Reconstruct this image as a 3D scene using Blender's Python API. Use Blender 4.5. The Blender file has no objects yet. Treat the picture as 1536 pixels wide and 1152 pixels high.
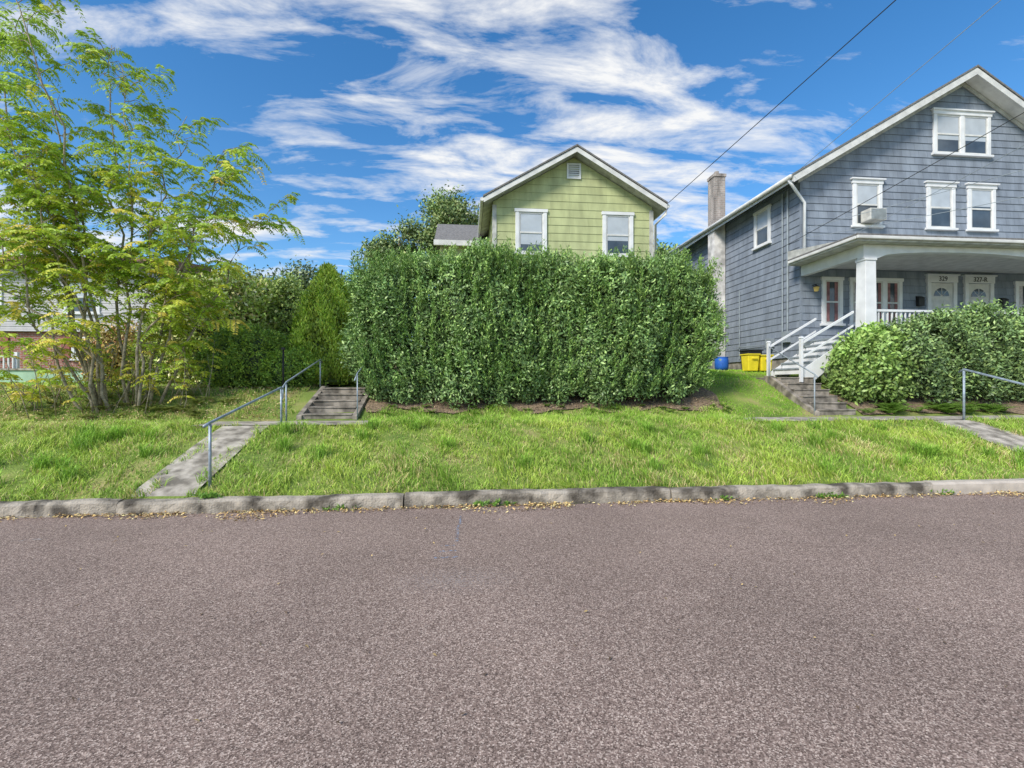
import bpy, bmesh, math, random
import numpy as np
from mathutils import Vector
R=np.random.default_rng(11); random.seed(5)
S=bpy.context.scene; COL=S.collection
V3=lambda *a: np.array(a,float)

# ---------------------------------------------------------------- materials
def newmat(name):
    m=bpy.data.materials.new(name); m.use_nodes=True
    nt=m.node_tree; b=nt.nodes['Principled BSDF']
    return m,nt.nodes,nt.links,b
def rgba(c): return (c[0],c[1],c[2],1)
def mat(name,col,rough=.8,var=.15,scale=5,bump=0,bscale=40,col2=None,metal=0,lo=.35,hi=.65,bdist=.01,coat=0):
    m,N,L,b=newmat(name)
    tc=N.new('ShaderNodeTexCoord'); nz=N.new('ShaderNodeTexNoise'); nz.inputs['Scale'].default_value=scale; nz.inputs['Detail'].default_value=6
    L.new(tc.outputs['Object'],nz.inputs['Vector'])
    rp=N.new('ShaderNodeValToRGB'); rp.color_ramp.elements[0].position=lo; rp.color_ramp.elements[1].position=hi
    c1=[x*(1-var) for x in col]; c2=col2 or [min(1,x*(1+var)) for x in col]
    rp.color_ramp.elements[0].color=rgba(c1); rp.color_ramp.elements[1].color=rgba(c2)
    L.new(nz.outputs['Fac'],rp.inputs['Fac']); L.new(rp.outputs['Color'],b.inputs['Base Color'])
    b.inputs['Roughness'].default_value=rough; b.inputs['Metallic'].default_value=metal; b.inputs['Coat Weight'].default_value=coat
    if bump:
        n2=N.new('ShaderNodeTexNoise'); n2.inputs['Scale'].default_value=bscale; n2.inputs['Detail'].default_value=5
        L.new(tc.outputs['Object'],n2.inputs['Vector'])
        bp=N.new('ShaderNodeBump'); bp.inputs['Strength'].default_value=bump; bp.inputs['Distance'].default_value=bdist
        L.new(n2.outputs['Fac'],bp.inputs['Height']); L.new(bp.outputs['Normal'],b.inputs['Normal'])
    return m
def leafmat(name,trans=.35,rough=.55):
    m,N,L,b=newmat(name)
    at=N.new('ShaderNodeAttribute'); at.attribute_name='Col'
    L.new(at.outputs['Color'],b.inputs['Base Color']); b.inputs['Roughness'].default_value=rough
    if trans>0:
        tr=N.new('ShaderNodeBsdfTranslucent'); L.new(at.outputs['Color'],tr.inputs['Color'])
        mx=N.new('ShaderNodeMixShader'); mx.inputs[0].default_value=trans
        L.new(b.outputs[0],mx.inputs[1]); L.new(tr.outputs[0],mx.inputs[2])
        L.new(mx.outputs[0],N['Material Output'].inputs['Surface'])
    return m
def brickmat(name,c1,c2,mortar,bw,rh,ms=.008,rough=.85,bias=0,streak=.25,bump=.4):
    m,N,L,b=newmat(name)
    tc=N.new('ShaderNodeTexCoord'); sp=N.new('ShaderNodeSeparateXYZ'); L.new(tc.outputs['Object'],sp.inputs[0])
    ad=N.new('ShaderNodeMath'); L.new(sp.outputs[0],ad.inputs[0]); L.new(sp.outputs[1],ad.inputs[1])
    cb=N.new('ShaderNodeCombineXYZ'); L.new(ad.outputs[0],cb.inputs[0]); L.new(sp.outputs[2],cb.inputs[1])
    bk=N.new('ShaderNodeTexBrick'); L.new(cb.outputs[0],bk.inputs['Vector'])
    bk.inputs['Color1'].default_value=rgba(c1); bk.inputs['Color2'].default_value=rgba(c2); bk.inputs['Mortar'].default_value=rgba(mortar)
    bk.inputs['Scale'].default_value=1; bk.inputs['Mortar Size'].default_value=ms; bk.inputs['Brick Width'].default_value=bw; bk.inputs['Row Height'].default_value=rh
    bk.inputs['Bias'].default_value=bias; bk.inputs['Mortar Smooth'].default_value=.3
    nz=N.new('ShaderNodeTexNoise'); nz.inputs['Scale'].default_value=1.5; nz.inputs['Detail'].default_value=8
    mp=N.new('ShaderNodeMapping'); mp.inputs['Scale'].default_value=(3,.7,1); L.new(cb.outputs[0],mp.inputs[0]); L.new(mp.outputs[0],nz.inputs['Vector'])
    mr=N.new('ShaderNodeMapRange'); mr.inputs['From Min'].default_value=.3; mr.inputs['From Max'].default_value=.7; mr.inputs['To Min'].default_value=1-streak; mr.inputs['To Max'].default_value=1+streak*.5
    L.new(nz.outputs['Fac'],mr.inputs['Value'])
    mu=N.new('ShaderNodeMix'); mu.data_type='RGBA'; mu.blend_type='MULTIPLY'; mu.inputs[0].default_value=1
    L.new(bk.outputs['Color'],mu.inputs[6]); L.new(mr.outputs[0],mu.inputs[7]); L.new(mu.outputs[2],b.inputs['Base Color'])
    b.inputs['Roughness'].default_value=rough
    bp=N.new('ShaderNodeBump'); bp.inputs['Strength'].default_value=bump; bp.inputs['Distance'].default_value=.01; bp.invert=True
    L.new(bk.outputs['Fac'],bp.inputs['Height']); L.new(bp.outputs['Normal'],b.inputs['Normal'])
    return m

M={}
M['white']=mat('white_paint',(.72,.73,.74),.55,.08,3)
M['whitetrim']=mat('trim_paint',(.62,.62,.6),.6,.12,4)
M['offwhite']=mat('weathered_trim',(.45,.45,.42),.7,.22,5)
M['roof']=mat('roof_shingle',(.17,.165,.16),.9,.25,14,.5,60)
M['graysiding']=brickmat('grey_blue_shingle',(.205,.24,.295),(.245,.283,.34),(.13,.15,.185),.3,.23,.005,bump=.25)
M['greensiding']=brickmat('green_shingle',(.43,.465,.235),(.465,.50,.26),(.34,.37,.19),1.2,.25,.007,streak=.22,bump=.2)
M['whitesiding']=brickmat('white_siding',(.52,.51,.52),(.56,.55,.56),(.34,.34,.34),4,.2,.01,streak=.12)
M['brick']=brickmat('red_brick',(.36,.12,.09),(.28,.09,.065),(.4,.35,.3),.22,.075,.01)
M['chimney']=brickmat('chimney_brick',(.4,.33,.29),(.27,.24,.22),(.45,.42,.38),.21,.075,.012,streak=.5)
M['chimwhite']=mat('chimney_whitewash',(.6,.58,.56),.85,.35,3,.4,30)
M['stone']=mat('foundation_stone',(.26,.24,.21),.9,.4,5,.8,14)
M['concrete']=mat('concrete_old',(.28,.25,.2),.92,.4,5,.7,50,col2=(.5,.455,.385))
M['stepconc']=mat('concrete_steps',(.2,.175,.14),.92,.5,5,.7,50,col2=(.34,.3,.25))
M['kerbold']=mat('kerb_old',(.2,.17,.13),.92,.6,3.5,.9,40,col2=(.4,.355,.29),lo=.38,hi=.6,bdist=.02)
M['kerbnew']=mat('kerb_new',(.45,.40,.34),.9,.15,5,.3,60)
M['steel']=mat('galvanised_pipe',(.3,.36,.42),.45,.25,12,metal=.3)
M['black']=mat('black_rubber',(.02,.02,.02),.6,.1)
M['glass']=mat('window_glass',(.06,.075,.09),.06,.3,2,coat=.5)
M['blind']=mat('window_blind',(.44,.48,.52),.35,.08,3,coat=.6)
M['curtain']=mat('lace_curtain',(.5,.46,.46),.7,.2,14)
M['redcurtain']=mat('red_curtain',(.25,.12,.12),.8,.3,8)
M['mint']=mat('mint_paint',(.34,.5,.36),.8,.15,2)
M['redshut']=mat('red_shutter',(.28,.08,.07),.6,.1)
M['brownroof']=mat('brown_roof',(.26,.14,.12),.9,.3,10)
M['bark']=mat('bark',(.33,.28,.2),.95,.4,18,.8,40)
M['yellow']=mat('yellow_plastic',(.8,.66,.03),.45,.08)
M['blue']=mat('blue_plastic',(.02,.12,.5),.45,.1)
M['lamp']=mat('lantern_glass',(.7,.5,.15),.3,.1)
M['brass']=mat('brass',(.5,.35,.1),.35,.1,metal=.8)
M['greypipe']=mat('grey_conduit',(.26,.3,.33),.6,.15)
M['leaf']=leafmat('leaves',.35); M['hleaf']=leafmat('shrub_leaves',0,.5); M['grass']=leafmat('grass_blades',.3,.6); M['litter']=leafmat('dry_leaves',0,.8)
M['mulch']=mat('mulch_soil',(.16,.115,.075),.95,.5,22,.9,50,col2=(.3,.22,.14))
M['ink']=mat('black_ink',(.01,.01,.01),.5,.05)
def spraymat(name,colr,thr,scale,amax=1):
    m,N,L,b=newmat(name); b.inputs['Base Color'].default_value=rgba(colr); b.inputs['Roughness'].default_value=.9
    tc=N.new('ShaderNodeTexCoord'); n=N.new('ShaderNodeTexNoise'); n.inputs['Scale'].default_value=scale; n.inputs['Detail'].default_value=6; n.inputs['Roughness'].default_value=.8; L.new(tc.outputs['Object'],n.inputs['Vector'])
    mr=N.new('ShaderNodeMapRange'); mr.inputs['From Min'].default_value=thr; mr.inputs['From Max'].default_value=thr+.06; mr.inputs['To Max'].default_value=amax; L.new(n.outputs['Fac'],mr.inputs['Value']); L.new(mr.outputs[0],b.inputs['Alpha']); return m
M['bluechalk']=spraymat('blue_spray',(.24,.31,.42),.5,28,.8)
M['stain']=spraymat('pale_stain',(.5,.45,.42),.48,22,.7)
def scuffmat():
    m,N,L,b=newmat('pale_scuff'); b.inputs['Base Color'].default_value=(.42,.36,.33,1); b.inputs['Roughness'].default_value=.9
    tc=N.new('ShaderNodeTexCoord'); n=N.new('ShaderNodeTexNoise'); n.inputs['Scale'].default_value=45; n.inputs['Detail'].default_value=4; L.new(tc.outputs['Object'],n.inputs['Vector'])
    ln=N.new('ShaderNodeVectorMath'); ln.operation='LENGTH'; mp=N.new('ShaderNodeMapping'); mp.inputs['Scale'].default_value=(1.6,3.2,1); L.new(tc.outputs['Object'],mp.inputs[0]); L.new(mp.outputs[0],ln.inputs[0])
    f=N.new('ShaderNodeMapRange'); f.inputs['From Min'].default_value=1; f.inputs['From Max'].default_value=0; f.inputs['To Max'].default_value=.55; L.new(ln.outputs['Value'],f.inputs['Value'])
    g=N.new('ShaderNodeMapRange'); g.inputs['From Min'].default_value=.42; g.inputs['From Max'].default_value=.62; L.new(n.outputs['Fac'],g.inputs['Value'])
    mm=N.new('ShaderNodeMath'); mm.operation='MULTIPLY'; L.new(f.outputs[0],mm.inputs[0]); L.new(g.outputs[0],mm.inputs[1]); L.new(mm.outputs[0],b.inputs['Alpha']); return m
M['scuff']=scuffmat()

def asphalt():
    m,N,L,b=newmat('asphalt')
    tc=N.new('ShaderNodeTexCoord')
    v=N.new('ShaderNodeTexVoronoi'); v.inputs['Scale'].default_value=150; L.new(tc.outputs['Object'],v.inputs['Vector'])
    r=N.new('ShaderNodeValToRGB'); cr=r.color_ramp
    cr.elements[0].position=0; cr.elements[0].color=(.08,.056,.046,1); cr.elements[1].position=1; cr.elements[1].color=(.54,.44,.375,1)
    e=cr.elements.new(.3); e.color=(.175,.126,.105,1); e=cr.elements.new(.72); e.color=(.29,.215,.18,1)
    sp=N.new('ShaderNodeSeparateColor'); L.new(v.outputs['Color'],sp.inputs[0]); L.new(sp.outputs[0],r.inputs[0])
    def nr(scale,lo,hi,a,bb,det=6):
        n=N.new('ShaderNodeTexNoise'); n.inputs['Scale'].default_value=scale; n.inputs['Detail'].default_value=det; L.new(tc.outputs['Object'],n.inputs['Vector'])
        mr=N.new('ShaderNodeMapRange'); mr.inputs['From Min'].default_value=lo; mr.inputs['From Max'].default_value=hi; mr.inputs['To Min'].default_value=a; mr.inputs['To Max'].default_value=bb; L.new(n.outputs['Fac'],mr.inputs['Value']); return mr
    a1=nr(.5,.3,.7,.84,1.16); a2=nr(28,.3,.7,.82,1.18,3); a3=nr(.9,.60,.75,0,.25,9)
    mm=N.new('ShaderNodeMath'); mm.operation='MULTIPLY'; L.new(a1.outputs[0],mm.inputs[0]); L.new(a2.outputs[0],mm.inputs[1])
    ma=N.new('ShaderNodeMath'); ma.operation='ADD'; L.new(mm.outputs[0],ma.inputs[0]); L.new(a3.outputs[0],ma.inputs[1])
    mu=N.new('ShaderNodeMix'); mu.data_type='RGBA'; mu.blend_type='MULTIPLY'; mu.inputs[0].default_value=1
    L.new(r.outputs[0],mu.inputs[6]); L.new(ma.outputs[0],mu.inputs[7]); L.new(mu.outputs[2],b.inputs['Base Color'])
    b.inputs['Roughness'].default_value=.85; b.inputs['Specular IOR Level'].default_value=.25
    bp=N.new('ShaderNodeBump'); bp.inputs['Strength'].default_value=.4; bp.inputs['Distance'].default_value=.004; L.new(v.outputs['Distance'],bp.inputs['Height']); L.new(bp.outputs[0],b.inputs['Normal'])
    return m
M['asphalt']=asphalt()
def groundmat():
    m,N,L,b=newmat('soil_and_turf')
    tc=N.new('ShaderNodeTexCoord'); n=N.new('ShaderNodeTexNoise'); n.inputs['Scale'].default_value=1.3; n.inputs['Detail'].default_value=8; L.new(tc.outputs['Object'],n.inputs['Vector'])
    r=N.new('ShaderNodeValToRGB'); r.color_ramp.elements[0].position=.35; r.color_ramp.elements[0].color=(.11,.18,.025,1); r.color_ramp.elements[1].position=.68; r.color_ramp.elements[1].color=(.34,.3,.12,1)
    e=r.color_ramp.elements.new(.52); e.color=(.21,.28,.05,1)
    L.new(n.outputs['Fac'],r.inputs[0]); L.new(r.outputs[0],b.inputs['Base Color']); b.inputs['Roughness'].default_value=.95
    n2=N.new('ShaderNodeTexNoise'); n2.inputs['Scale'].default_value=40; L.new(tc.outputs['Object'],n2.inputs['Vector'])
    bp=N.new('ShaderNodeBump'); bp.inputs['Distance'].default_value=.03; L.new(n2.outputs['Fac'],bp.inputs['Height']); L.new(bp.outputs[0],b.inputs['Normal'])
    return m
M['ground']=groundmat()

# ---------------------------------------------------------------- object helpers
ORG={}
def thing(name,origin,label,cat,group=None):
    o=bpy.data.objects.new(name,None); o.empty_display_size=.3; o.location=origin; COL.objects.link(o)
    o['label']=label; o['category']=cat
    if group: o['group']=group
    ORG[o.name]=V3(*origin); return o
def link(o,parent,origin,props):
    COL.objects.link(o)
    if parent is not None:
        po=ORG[parent.name]; o.parent=parent; o.location=tuple(origin-po)
    else: o.location=tuple(origin)
    ORG[o.name]=origin
    for k,v in props.items(): o[k]=v
    return o
FRONT=lambda yw:(lambda u,w,z:(u,yw-w,z))
LEFT=lambda xw:(lambda u,w,z:(xw-w,u,z))
RIGHT=lambda xw:(lambda u,w,z:(xw+w,u,z))
class MB:
    def __init__(s): s.v=[];s.f=[];s.m=[]
    def hexa(s,p,m=0):
        b=len(s.v); s.v+= [tuple(q) for q in p]
        for f in [(0,3,2,1),(4,5,6,7),(0,1,5,4),(1,2,6,5),(2,3,7,6),(3,0,4,7)]:
            s.f.append([b+i for i in f]); s.m.append(m)
    def box(s,x0,x1,y0,y1,z0,z1,m=0,T=None):
        p=[(x0,y0,z0),(x1,y0,z0),(x1,y1,z0),(x0,y1,z0),(x0,y0,z1),(x1,y0,z1),(x1,y1,z1),(x0,y1,z1)]
        if T: p=[T(*q) for q in p]
        s.hexa(p,m)
    def frus(s,cx,cy,z0,z1,a,b,m=0):
        s.hexa([(cx-a,cy-a,z0),(cx+a,cy-a,z0),(cx+a,cy+a,z0),(cx-a,cy+a,z0),(cx-b,cy-b,z1),(cx+b,cy-b,z1),(cx+b,cy+b,z1),(cx-b,cy+b,z1)],m)
    def face(s,p,m=0):
        b=len(s.v); s.v+=[tuple(q) for q in p]; s.f.append(list(range(b,b+len(p)))); s.m.append(m)
    def prism(s,p,d,m=0):
        n=len(p); b=len(s.v); s.v+=[tuple(q) for q in p]+[tuple(np.array(q)+np.array(d)) for q in p]
        s.f.append([b+i for i in range(n)]); s.m.append(m)
        s.f.append([b+n+i for i in range(n)][::-1]); s.m.append(m)
        for i in range(n):
            j=(i+1)%n; s.f.append([b+i,b+j,b+n+j,b+n+i]); s.m.append(m)
    def tube(s,pts,rad,n=8,m=0):
        pts=[np.array(p,float) for p in pts]
        if not hasattr(rad,'__len__'): rad=[rad]*len(pts)
        b=len(s.v); k=len(pts)
        for i,p in enumerate(pts):
            t=pts[min(i+1,k-1)]-pts[max(i-1,0)]; t/=np.linalg.norm(t)+1e-9
            a=np.cross(t,(0,0,1)) if abs(t[2])<.9 else np.cross(t,(1,0,0)); a/=np.linalg.norm(a); c=np.cross(t,a)
            for j in range(n):
                th=2*math.pi*j/n; s.v.append(tuple(p+rad[i]*(math.cos(th)*a+math.sin(th)*c)))
        for i in range(k-1):
            for j in range(n):
                j2=(j+1)%n; s.f.append([b+i*n+j,b+i*n+j2,b+(i+1)*n+j2,b+(i+1)*n+j]); s.m.append(m)
        s.f.append([b+j for j in range(n)][::-1]); s.m.append(m)
        s.f.append([b+(k-1)*n+j for j in range(n)]); s.m.append(m)
    def obj(s,name,parent,mats,origin=None,smooth=False,bevel=0,recalc=True,**props):
        if origin is None: origin=ORG[parent.name] if parent is not None else V3(0,0,0)
        origin=V3(*origin)
        me=bpy.data.meshes.new(name)
        me.from_pydata([tuple(np.array(v)-origin) for v in s.v],[],s.f)
        for mt in (mats if isinstance(mats,list) else [mats]): me.materials.append(M[mt])
        me.polygons.foreach_set('material_index',s.m)
        if recalc:
            bm=bmesh.new(); bm.from_mesh(me); bmesh.ops.recalc_face_normals(bm,faces=bm.faces); bm.to_mesh(me); bm.free()
        if smooth: me.polygons.foreach_set('use_smooth',[True]*len(me.polygons))
        o=bpy.data.objects.new(name,me)
        if bevel:
            bv=o.modifiers.new('b','BEVEL'); bv.width=bevel; bv.segments=2; bv.limit_method='ANGLE'
        return link(o,parent,origin,props)
def quads(name,parent,V,C,mt,origin=None,**props):
    if origin is None: origin=ORG[parent.name] if parent is not None else V3(0,0,0)
    origin=V3(*origin); n=len(V)
    me=bpy.data.meshes.new(name); me.vertices.add(4*n); me.vertices.foreach_set('co',(V-origin).astype(np.float32).ravel())
    me.loops.add(4*n); me.loops.foreach_set('vertex_index',np.arange(4*n,dtype=np.int32))
    me.polygons.add(n); me.polygons.foreach_set('loop_start',np.arange(0,4*n,4,dtype=np.int32))
    me.update(calc_edges=True)
    at=me.attributes.new('Col','FLOAT_COLOR','POINT')
    c=np.ones((n,4,4),np.float32); c[:,:,:3]=np.clip(C,0,.8)[:,None,:]; at.data.foreach_set('color',c.ravel())
    me.materials.append(M[mt]); o=bpy.data.objects.new(name,me)
    return link(o,parent,origin,props)
def text(name,parent,body,size,loc,mt):
    cu=bpy.data.curves.new('t','FONT'); cu.body=body; cu.size=size; cu.extrude=.004; cu.align_x='CENTER'; cu.align_y='CENTER'
    o=bpy.data.objects.new('t',cu); COL.objects.link(o); bpy.context.view_layer.update()
    me=bpy.data.meshes.new_from_object(o.evaluated_get(bpy.context.evaluated_depsgraph_get())); bpy.data.objects.remove(o)
    for v in me.vertices: v.co=Vector((v.co.x,-v.co.z,v.co.y))
    me.materials.clear(); me.materials.append(M[mt]); q=bpy.data.objects.new(name,me)
    return link(q,parent,V3(*loc),{})

# ---------------------------------------------------------------- noise & terrain
PH=R.uniform(0,6.28,(6,3)); DR=R.normal(size=(6,3))
def n3(P,f=1.0):
    P=np.asarray(P,float)*f; s=0
    for i in range(6): s=s+np.sin(P@DR[i]*(1+.35*i)+PH[i,0]+1.3*np.sin(P@DR[(i+2)%6]*.8+PH[i,1]))/(1+.25*i)
    return s/3.2
YL=[-2000,6.3,6.44,6.5,8.0,8.9,10.1,10.8,11.8,14,22,60,2000]
ZL=[-.06,-.06,-.05,.15,.62,.86,.865,1.13,1.46,1.6,1.75,2.2,3]
YR=[-2000,6.3,6.44,6.5,8.0,8.9,10.1,10.8,12,14,20,60,2000]
ZR=[-.06,-.06,-.05,.15,.62,.86,.865,1.15,1.72,2.05,2.3,2.5,3]
def gz(x,y):
    x=np.asarray(x,float); y=np.asarray(y,float)
    t=np.clip((x-5.3)/2.2,0,1); t=t*t*(3-2*t)
    return (1-t)*np.interp(y,YL,ZL)+t*np.interp(y,YR,ZR)

xs=np.concatenate([[-1500,-300,-80,-40],np.arange(-28,30,.5),[40,80,300,1500]])
ys=np.concatenate([[-1500,-200,-30,0,6.3,6.44],[6.5],np.arange(6.75,14,.25),np.arange(14,30,1),[40,60,200,1500]])
mb=MB(); nx=len(xs)
for y in ys:
    for x in xs:
        z=float(gz(x,y))
        if 6.6<y<8.8 or 10.3<y<40: z+=.02*float(n3([x,y,0],1.3))
        mb.v.append((x,y,z))
for j in range(len(ys)-1):
    for i in range(nx-1): a=j*nx+i; mb.f.append([a,a+1,a+nx+1,a+nx]); mb.m.append(0)
mb.obj('ground',None,'ground',kind='structure',smooth=True,recalc=False)
mb=MB(); mb.face([(-400,-6,0),(400,-6,0),(400,6.305,0),(-400,6.305,0)]); mb.obj('road',None,'asphalt',kind='structure',recalc=False)
# kerb
edges=[-40,-15.2,-11.6,-8,-4.4,-.84,2.86,6.9,10.5,14.1,17.7,40]
old=MB(); new=MB()
for si,(a,b) in enumerate(zip(edges[:-1],edges[1:])):
    t=new if a>=6.9 else old
    dz=[0,.006,-.008,.004,-.006,.01,-.004,.008,0,.004,0][si]; dy=[0,.01,-.006,.008,-.01,.006,-.008,.004,0,0,0][si]
    k=int((b-a)/.1) if a>-12 and b<18 else int((b-a)/1); pts=np.linspace(a+.008,b-.008,k+1)
    def sec(x):
        r=.25 if a>=6.9 else 1
        q=abs(math.sin(x*11.3+2*math.sin(x*4.7)))**6*.022
        j=r*(.012*math.sin(x*5.1+math.sin(x*13))+.006*math.sin(x*31)); h=.17+dz+r*.008*math.sin(x*3.3+2*math.sin(x*7))
        return [(x,6.295+j+dy,-.03),(x,6.305+j+dy,.06),(x,6.312+j*.7+dy+r*q,h-.03),(x,6.345+j*.5+dy+r*q,h-r*q*.3),(x,6.47,h+.002),(x,6.47,-.03)]
    rings=[sec(x) for x in pts]; base=len(t.v)
    for rg in rings: t.v+=rg
    for i in range(len(rings)-1):
        for j in range(5): t.f.append([base+i*6+j,base+i*6+j+1,base+(i+1)*6+j+1,base+(i+1)*6+j]); t.m.append(0)
    t.f.append([base+j for j in range(6)]); t.m.append(0); t.f.append([base+(len(rings)-1)*6+j for j in range(6)][::-1]); t.m.append(0)
old.obj('kerb',None,'kerbold',kind='structure',recalc=True); new.obj('kerb',None,'kerbnew',kind='structure')

def sheet(name,x0,x1,y0,y1,off,mt,step=.25,wob=0,kind='structure'):
    m=MB(); X=np.arange(x0,x1+step*.5,step); Y=np.arange(y0,y1+step*.5,step); n=len(X)
    for j,y in enumerate(Y):
        for i,x in enumerate(X):
            xx,yy=x,y
            if wob:
                if i in(0,n-1): xx+=wob*math.sin(y*4+x)
                if j in(0,len(Y)-1): yy+=wob*math.sin(x*3.1)+wob*.5*math.sin(x*7.3)
            m.v.append((xx,yy,float(gz(xx,yy))+off))
    for j in range(len(Y)-1):
        for i in range(n-1): a=j*n+i; m.f.append([a,a+1,a+n+1,a+n]); m.m.append(0)
    return m.obj(name,None,mt,kind=kind,recalc=False,smooth=True)
sheet('sidewalk',5.9,24,9.0,10.02,.03,'concrete',.34)
sheet('sidewalk',-5.0,-1.9,9.0,10.02,.03,'concrete',.31)
sheet('path',-4.4,-3.6,6.48,8.95,.035,'concrete',.2,.0)
sheet('path',9.65,10.6,6.48,8.96,.035,'concrete',.2,.0)
sheet('garden_bed',-2.3,6.3,10.5,12.9,.035,'mulch',.25,.12)
sheet('garden_bed',9.3,20,10.25,11.4,.035,'mulch',.25,.1)

# road marks
mk=MB()
for x,y,l,w in [(-.13,4.9,.04,.62),(-.3,4.62,.2,.04),(-.28,4.78,.16,.03),(-.32,4.45,.24,.04),(-.1,5.5,.03,.35)]:
    mk.face([(x,y,.004),(x+l,y+.01,.004),(x+l,y+w,.004),(x+.01,y+w,.004)])
mk.obj('road_marking',None,'bluechalk',kind='structure',recalc=False)
mk=MB()
for x,y,l,w,s in [(-4.7,5.35,.26,.05,.05),(-5.3,5.0,.14,.04,.0),(-4.75,4.05,.34,.04,-.1),(-5.1,3.9,.34,.03,.0)]:
    mk.face([(x,y,.004),(x+l,y+s,.004),(x+l-.03,y+w+s,.004),(x+.03,y+w,.004)])
mk.obj('road_marking',None,'stain',kind='structure',recalc=False)
mk=MB(); mk.face([(-.8,3.6,.004),(.6,3.6,.004),(.6,4.3,.004),(-.8,4.3,.004)]); mk.obj('road_stain',None,'scuff',origin=(-.1,3.95,0),kind='structure',recalc=False)

# ---------------------------------------------------------------- world & light & camera
w=bpy.data.worlds.new('World'); S.world=w; w.use_nodes=True; N=w.node_tree.nodes; L=w.node_tree.links
bg=N['Background']; sky=N.new('ShaderNodeTexSky'); sky.sky_type='NISHITA'; sky.sun_disc=False
SE=math.radians(40); az=math.atan2(-.70,-.62); sky.sun_elevation=SE; sky.sun_rotation=az; sky.air_density=1.0; sky.dust_density=.3; sky.ozone_density=2.2
hs=N.new('ShaderNodeHueSaturation'); hs.inputs['Saturation'].default_value=1.32; hs.inputs['Value'].default_value=1.05; L.new(sky.outputs[0],hs.inputs['Color'])
tc=N.new('ShaderNodeTexCoord'); sp=N.new('ShaderNodeSeparateXYZ'); L.new(tc.outputs['Generated'],sp.inputs[0])
def wm(op,a,b):
    n=N.new('ShaderNodeMath'); n.operation=op
    for i,x in enumerate((a,b)):
        if isinstance(x,(int,float)): n.inputs[i].default_value=x
        else: L.new(x,n.inputs[i])
    return n.outputs[0]
zz=wm('MAXIMUM',wm('ADD',sp.outputs[2],.14),.05)
cb=N.new('ShaderNodeCombineXYZ'); L.new(wm('DIVIDE',sp.outputs[0],zz),cb.inputs[0]); L.new(wm('DIVIDE',sp.outputs[1],zz),cb.inputs[1])
def cloudnoise(rot,sc,loc,scale,det,dist,rough=.6):
    mp=N.new('ShaderNodeMapping'); mp.inputs['Rotation'].default_value=(0,0,math.radians(rot)); mp.inputs['Scale'].default_value=sc; mp.inputs['Location'].default_value=loc; L.new(cb.outputs[0],mp.inputs[0])
    nz=N.new('ShaderNodeTexNoise'); nz.inputs['Scale'].default_value=scale; nz.inputs['Detail'].default_value=det; nz.inputs['Roughness'].default_value=rough; nz.inputs['Distortion'].default_value=dist; L.new(mp.outputs[0],nz.inputs['Vector']); return nz.outputs['Fac']
big=cloudnoise(8,(.5,1.2,1),(5.3,2.2,0),.9,2,.2)
fine=cloudnoise(12,(1,2.4,1),(1.1,4.7,0),2.6,7,.35,.62)
mixf=wm('ADD',wm('MULTIPLY',big,.54),wm('MULTIPLY',fine,.46))
rp=N.new('ShaderNodeValToRGB'); rp.color_ramp.elements[0].position=.488; rp.color_ramp.elements[0].color=(0,0,0,1); rp.color_ramp.elements[1].position=.592; rp.color_ramp.elements[1].color=(1,1,1,1); L.new(mixf,rp.inputs[0])
mx=N.new('ShaderNodeMix'); mx.data_type='RGBA'; mx.inputs[7].default_value=(5.1,5.15,5.2,1); L.new(rp.outputs[0],mx.inputs[0]); L.new(hs.outputs[0],mx.inputs[6])
L.new(mx.outputs[2],bg.inputs[0]); bg.inputs[1].default_value=.185
sd=bpy.data.lights.new('sun','SUN'); sd.energy=4.5; sd.angle=math.radians(16); sd.color=(1,.93,.82); so=bpy.data.objects.new('sun',sd); COL.objects.link(so)
dirv=Vector((math.sin(az)*math.cos(SE),math.cos(az)*math.cos(SE),math.sin(SE))); so.rotation_euler=dirv.to_track_quat('Z','Y').to_euler(); so.location=(0,0,30)
cd=bpy.data.cameras.new('camera'); cd.sensor_width=36; cd.lens=36*700/1536; cd.clip_end=4000; cam=bpy.data.objects.new('camera',cd); COL.objects.link(cam)
cam.location=(0,0,1.65); cam.rotation_euler=(math.radians(90),0,math.radians(-5.5)); S.camera=cam
S.view_settings.view_transform='Standard'; S.view_settings.look='None'; S.view_settings.exposure=0

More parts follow.
